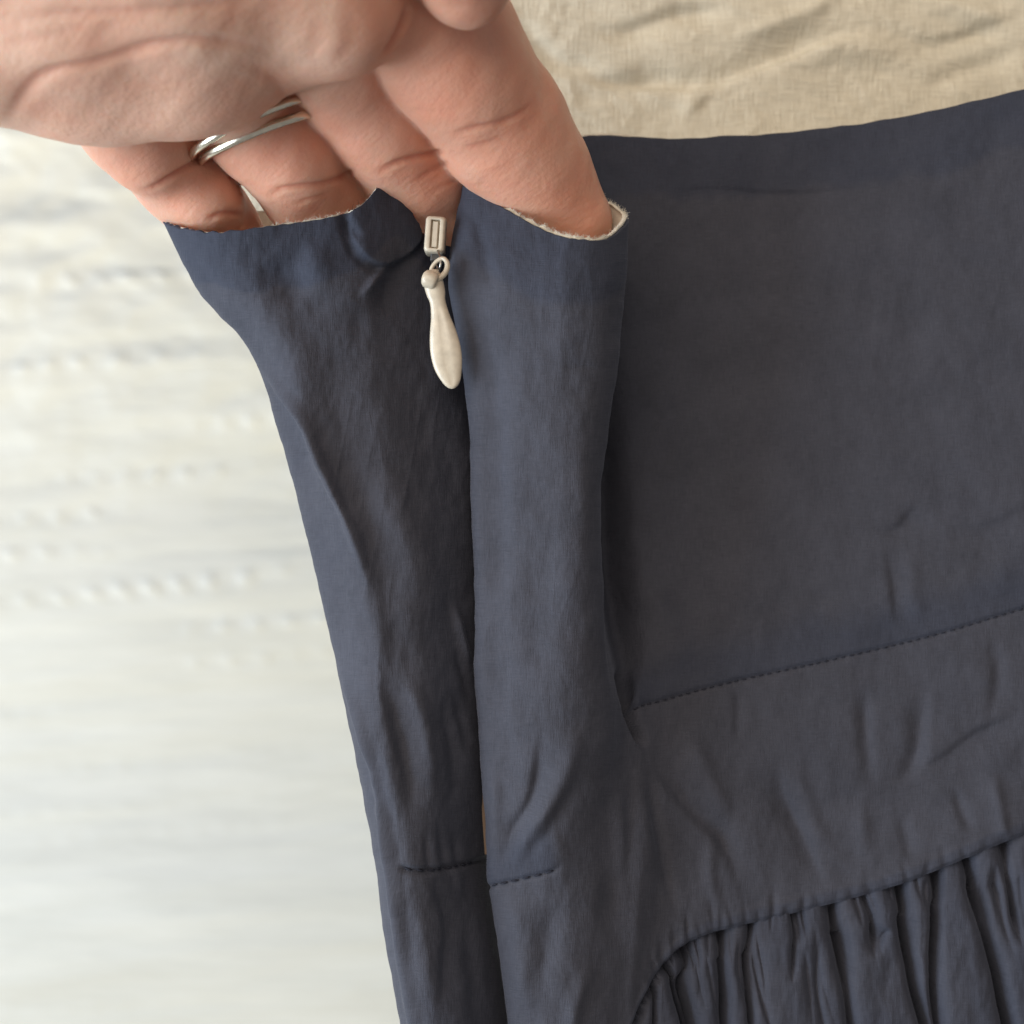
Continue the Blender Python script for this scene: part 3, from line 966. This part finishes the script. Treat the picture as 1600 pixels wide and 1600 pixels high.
def surface_nets(lo, hi, vox):
    n = np.ceil((hi - lo) / vox).astype(int) + 1
    cst = 5
    nc = np.ceil(n / cst).astype(int) + 2
    gc = [lo[k] + np.arange(nc[k]) * vox * cst for k in range(3)]
    pc = np.stack(np.meshgrid(*gc, indexing='ij'), -1).reshape(-1, 3)
    dc = hand_sdf(pc).reshape(nc)
    D = np.repeat(np.repeat(np.repeat(dc, cst, 0), cst, 1), cst, 2)[:n[0], :n[1], :n[2]].astype(np.float32)
    # a fine cell sits at most one coarse diagonal from its coarse sample
    idx = np.argwhere(np.abs(D) < vox * cst * 1.9)
    for s in range(0, len(idx), 400000):
        ii = idx[s:s + 400000]
        D[ii[:, 0], ii[:, 1], ii[:, 2]] = hand_sdf(lo + ii * vox)
    neg = D < 0
    c = np.zeros(tuple(n - 1), np.int8)
    offs = [(i, j, k) for i in (0, 1) for j in (0, 1) for k in (0, 1)]
    sl = lambda A, o: A[o[0]:A.shape[0] - 1 + o[0], o[1]:A.shape[1] - 1 + o[1], o[2]:A.shape[2] - 1 + o[2]]
    for of in offs:
        c += sl(neg, of)
    act = np.argwhere((c > 0) & (c < 8))
    ids = np.full(c.shape, -1, np.int32)
    ids[act[:, 0], act[:, 1], act[:, 2]] = np.arange(len(act))
    acc = np.zeros((len(act), 3))
    cnt = np.zeros(len(act))
    for of in offs:
        for ax_ in range(3):
            if of[ax_] == 0:
                o2 = list(of)
                o2[ax_] = 1
                a = D[act[:, 0] + of[0], act[:, 1] + of[1], act[:, 2] + of[2]]
                b = D[act[:, 0] + o2[0], act[:, 1] + o2[1], act[:, 2] + o2[2]]
                m = (a < 0) != (b < 0)
                t = np.zeros(len(a))
                t[m] = a[m] / (a[m] - b[m])
                pt = act + np.array(of, float)
                pt[:, ax_] += t
                acc[m] += pt[m]
                cnt[m] += 1
    verts = lo + acc / cnt[:, None] * vox
    quads = []
    for ax_ in range(3):
        o1 = [0, 0, 0]
        o1[ax_] = 1
        A = neg[:-1, :-1, :-1] if False else neg
        s0 = [slice(0, n[k] - 1) if k == ax_ else slice(1, n[k] - 1) for k in range(3)]
        s1 = [slice(1, n[k]) if k == ax_ else slice(1, n[k] - 1) for k in range(3)]
        na, nb = neg[tuple(s0)], neg[tuple(s1)]
        e = np.argwhere(na != nb)
        flip = na[e[:, 0], e[:, 1], e[:, 2]]
        base = e + np.array([0 if k == ax_ else 1 for k in range(3)])
        b_, c_ = [(1, 2), (2, 0), (0, 1)][ax_]
        q = []
        for (db, dc_) in ((0, 0), (-1, 0), (-1, -1), (0, -1)):
            t = base.copy()
            t[:, b_] += db
            t[:, c_] += dc_
            q.append(ids[t[:, 0], t[:, 1], t[:, 2]])
        q = np.stack(q, 1)
        q[~flip] = q[~flip][:, ::-1]
        quads.append(q)
    quads = np.concatenate(quads)
    quads = quads[(quads >= 0).all(1)]
    return verts, quads


def sdf_grad(p, e=.15):
    g = np.stack([hand_sdf(p + np.eye(3)[k] * e) - hand_sdf(p - np.eye(3)[k] * e) for k in range(3)], -1)
    return g / (np.linalg.norm(g, axis=1, keepdims=True) + 1e-9)


def ray_hit(uv):
    """first point of the hand seen at a photo pixel"""
    uv = np.asarray(uv, float)
    d = np.full(len(uv), -90.)
    for _ in range(70):
        s = hand_sdf(P(np.c_[uv, d]))
        d = np.minimum(d + s * .8, 40)
    return P(np.c_[uv, d])


HAND_CREASES = [  # (pixels, width mm, depth mm, redness)
    ([(8, 200), (35, 150), (62, 120), (100, 106), (150, 98), (210, 78), (255, 66), (320, 62), (400, 72), (450, 92)], 1.3, .5, .4),
    ([(0, 40), (60, 25), (110, 20), (170, 20), (250, 14), (330, 8), (420, -8)], 1.1, .25, .22),
    ([(150, 20), (120, 45), (60, 60), (0, 75)], 1.1, .12, .12),
    ([(160, 55), (185, 35), (240, 25)], 1.0, .1, .12),
    ([(218, 302), (250, 287), (285, 266), (330, 238)], .9, .6, .9),
    ([(318, 352), (332, 340), (352, 333), (384, 333)], .7, .5, .7),
    ([(415, 312), (440, 295), (475, 290), (520, 282), (565, 258)], .7, .45, .6),
    ([(455, 322), (480, 312), (520, 300)], .6, .25, .35),
    ([(585, 276), (615, 256), (650, 246), (700, 234)], .75, .5, .7),
    ([(640, 290), (665, 272), (705, 252)], .6, .28, .4),
    ([(665, 310), (690, 292), (715, 280)], .6, .2, .3),
    ([(700, 214), (740, 200), (785, 190), (820, 172), (840, 153)], .7, .28, .5),
    ([(720, 232), (760, 224), (795, 214)], .6, .18, .35),
    ([(592, 92), (612, 70), (628, 40), (642, 5)], 1.3, 1.0, .6),
    ([(485, 105), (495, 60), (500, 15)], 1.6, .1, .2),
    ([(530, 100), (545, 60), (550, 15)], 1.6, .1, .2),
    ([(360, 90), (420, 115), (450, 160)], 1.6, .15, .2),
]


def build_hand():
    lo = np.array([-150., -78., 20.])
    hi = np.array([24., 24., 168.])
    V, Q = surface_nets(lo, hi, .55)
    for _ in range(2):
        V = V - sdf_grad(V) * hand_sdf(V)[:, None]
    N_ = sdf_grad(V)
    red = np.zeros(len(V))
    uv = UV(V)
    # pads and finger ends carry more blood than the palm
    f = np.min([chain_sdf(V, ch[1:], 2) for ch in FINGERS], axis=0)
    red += .75 * ss(6, 0, f)
    red += .35 * ss(30, -10, uv[:, 1] * 0 + (120 - uv[:, 1]))
    tip = np.linalg.norm(V - THUMB[-1][:3], axis=1)
    red += 2.0 * ss(22, 6, tip)
    red = .40 + np.clip(red, 0, 1) * .42 + .12 * perlin(V[:, 0] / 9, V[:, 2] / 9 + V[:, 1] / 7, 77)
    cre = np.zeros(len(V))
    disp = np.zeros(len(V))
    for px, w, dep, rd in HAND_CREASES:
        pts = ray_hit(smooth_line(px, 26))
        d, t, _ = seg_dist(V, pts)
        fall = ss(0, .3, t) * ss(0, .3, 1 - t)
        wob = 1 + .25 * perlin(t * 9, np.full(len(t), w * 13), 5)
        g = np.exp(-(d / (w * .62)) ** 2) * fall * wob
        lip = np.exp(-((d - 1.5 * w) / w) ** 2) * fall
        disp += -dep * g + .06 * dep * lip
        cre = np.maximum(cre, rd * np.exp(-(d / (w * .8)) ** 2) * fall)
    disp += .12 * perlin(V[:, 0] / 4 + V[:, 1] / 5, V[:, 2] / 4, 12)
    V = V + N_ * disp[:, None]
    o = mesh_obj('hand', V, Q, M_SKIN, None, None, True, {'red': np.clip(red, 0, 1), 'crease': np.clip(cre, 0, 1)})
    tag(o, 'left hand, palm side showing, fingers hooked inside the dress opening', 'hand')
    return o


hand = build_hand()

# ------------------------------------------------------------------ rings on the third finger
ch = FINGERS[2]
axis = Vector((.36, .22, -.92)).normalized()


def band(center, axis, R, w, th_):
    a = axis.orthogonal().normalized()
    b = axis.cross(a)
    n, m_ = 96, 12
    V, F = [], []
    for i in range(n):
        t = 2 * math.pi * i / n
        dr = a * math.cos(t) + b * math.sin(t)
        for k in range(m_):
            s = 2 * math.pi * k / m_
            V.append(tuple(Vector(center) + dr * (R + th_ * math.cos(s)) + axis * (w * math.sin(s))))
    for i in range(n):
        for k in range(m_):
            F.append((i * m_ + k, i * m_ + (k + 1) % m_, ((i + 1) % n) * m_ + (k + 1) % m_, ((i + 1) % n) * m_ + k))
    return V, F


rc = P((405, 217, -5.0))


def fit_circle(center, axis):
    """circle round the third finger in the plane through center"""
    a = np.array(axis.orthogonal().normalized())
    b = np.cross(np.array(axis), a)
    th_ = np.linspace(0, 2 * np.pi, 72, endpoint=False)
    c = np.array(center, float)
    for _ in range(4):
        dr = np.outer(np.cos(th_), a) + np.outer(np.sin(th_), b)
        rr_ = np.full(72, 3.)
        for _k in range(40):
            p = c + dr * rr_[:, None]
            f = chain_sdf(p, ch, 3)
            f = smin(f, np.linalg.norm(p - P(PADS[3][:3]), axis=1) - PADS[3][3], 4)
            rr_ = np.clip(rr_ - f * .8, 2, 13)
        c = c + (dr * rr_[:, None]).mean(0)
    return c, rr_.mean() * .5 + rr_.max() * .5


rc, RR = fit_circle(rc, axis)
print('ring', UV(rc), rc[1], RR)
ring = empty('finger_ring', rc)
tag(ring, 'silver ring of two thin bands on the third finger', 'ring')
ax1 = axis
V, F = band(rc, ax1, RR + .2, .72, .45)
keep(mesh_obj('band', V, F, M_METAL), ring)
ax2 = (axis + Vector((.05, -.05, .01))).normalized()
c2, R2 = fit_circle(np.array(rc) - np.array(axis) * 1.3, ax2)
V, F = band(c2 * .5 + (np.array(rc) - np.array(axis) * 1.3) * .5, ax2, max(R2, RR) + .25, .68, .45)
keep(mesh_obj('band', V, F, M_METAL), ring)
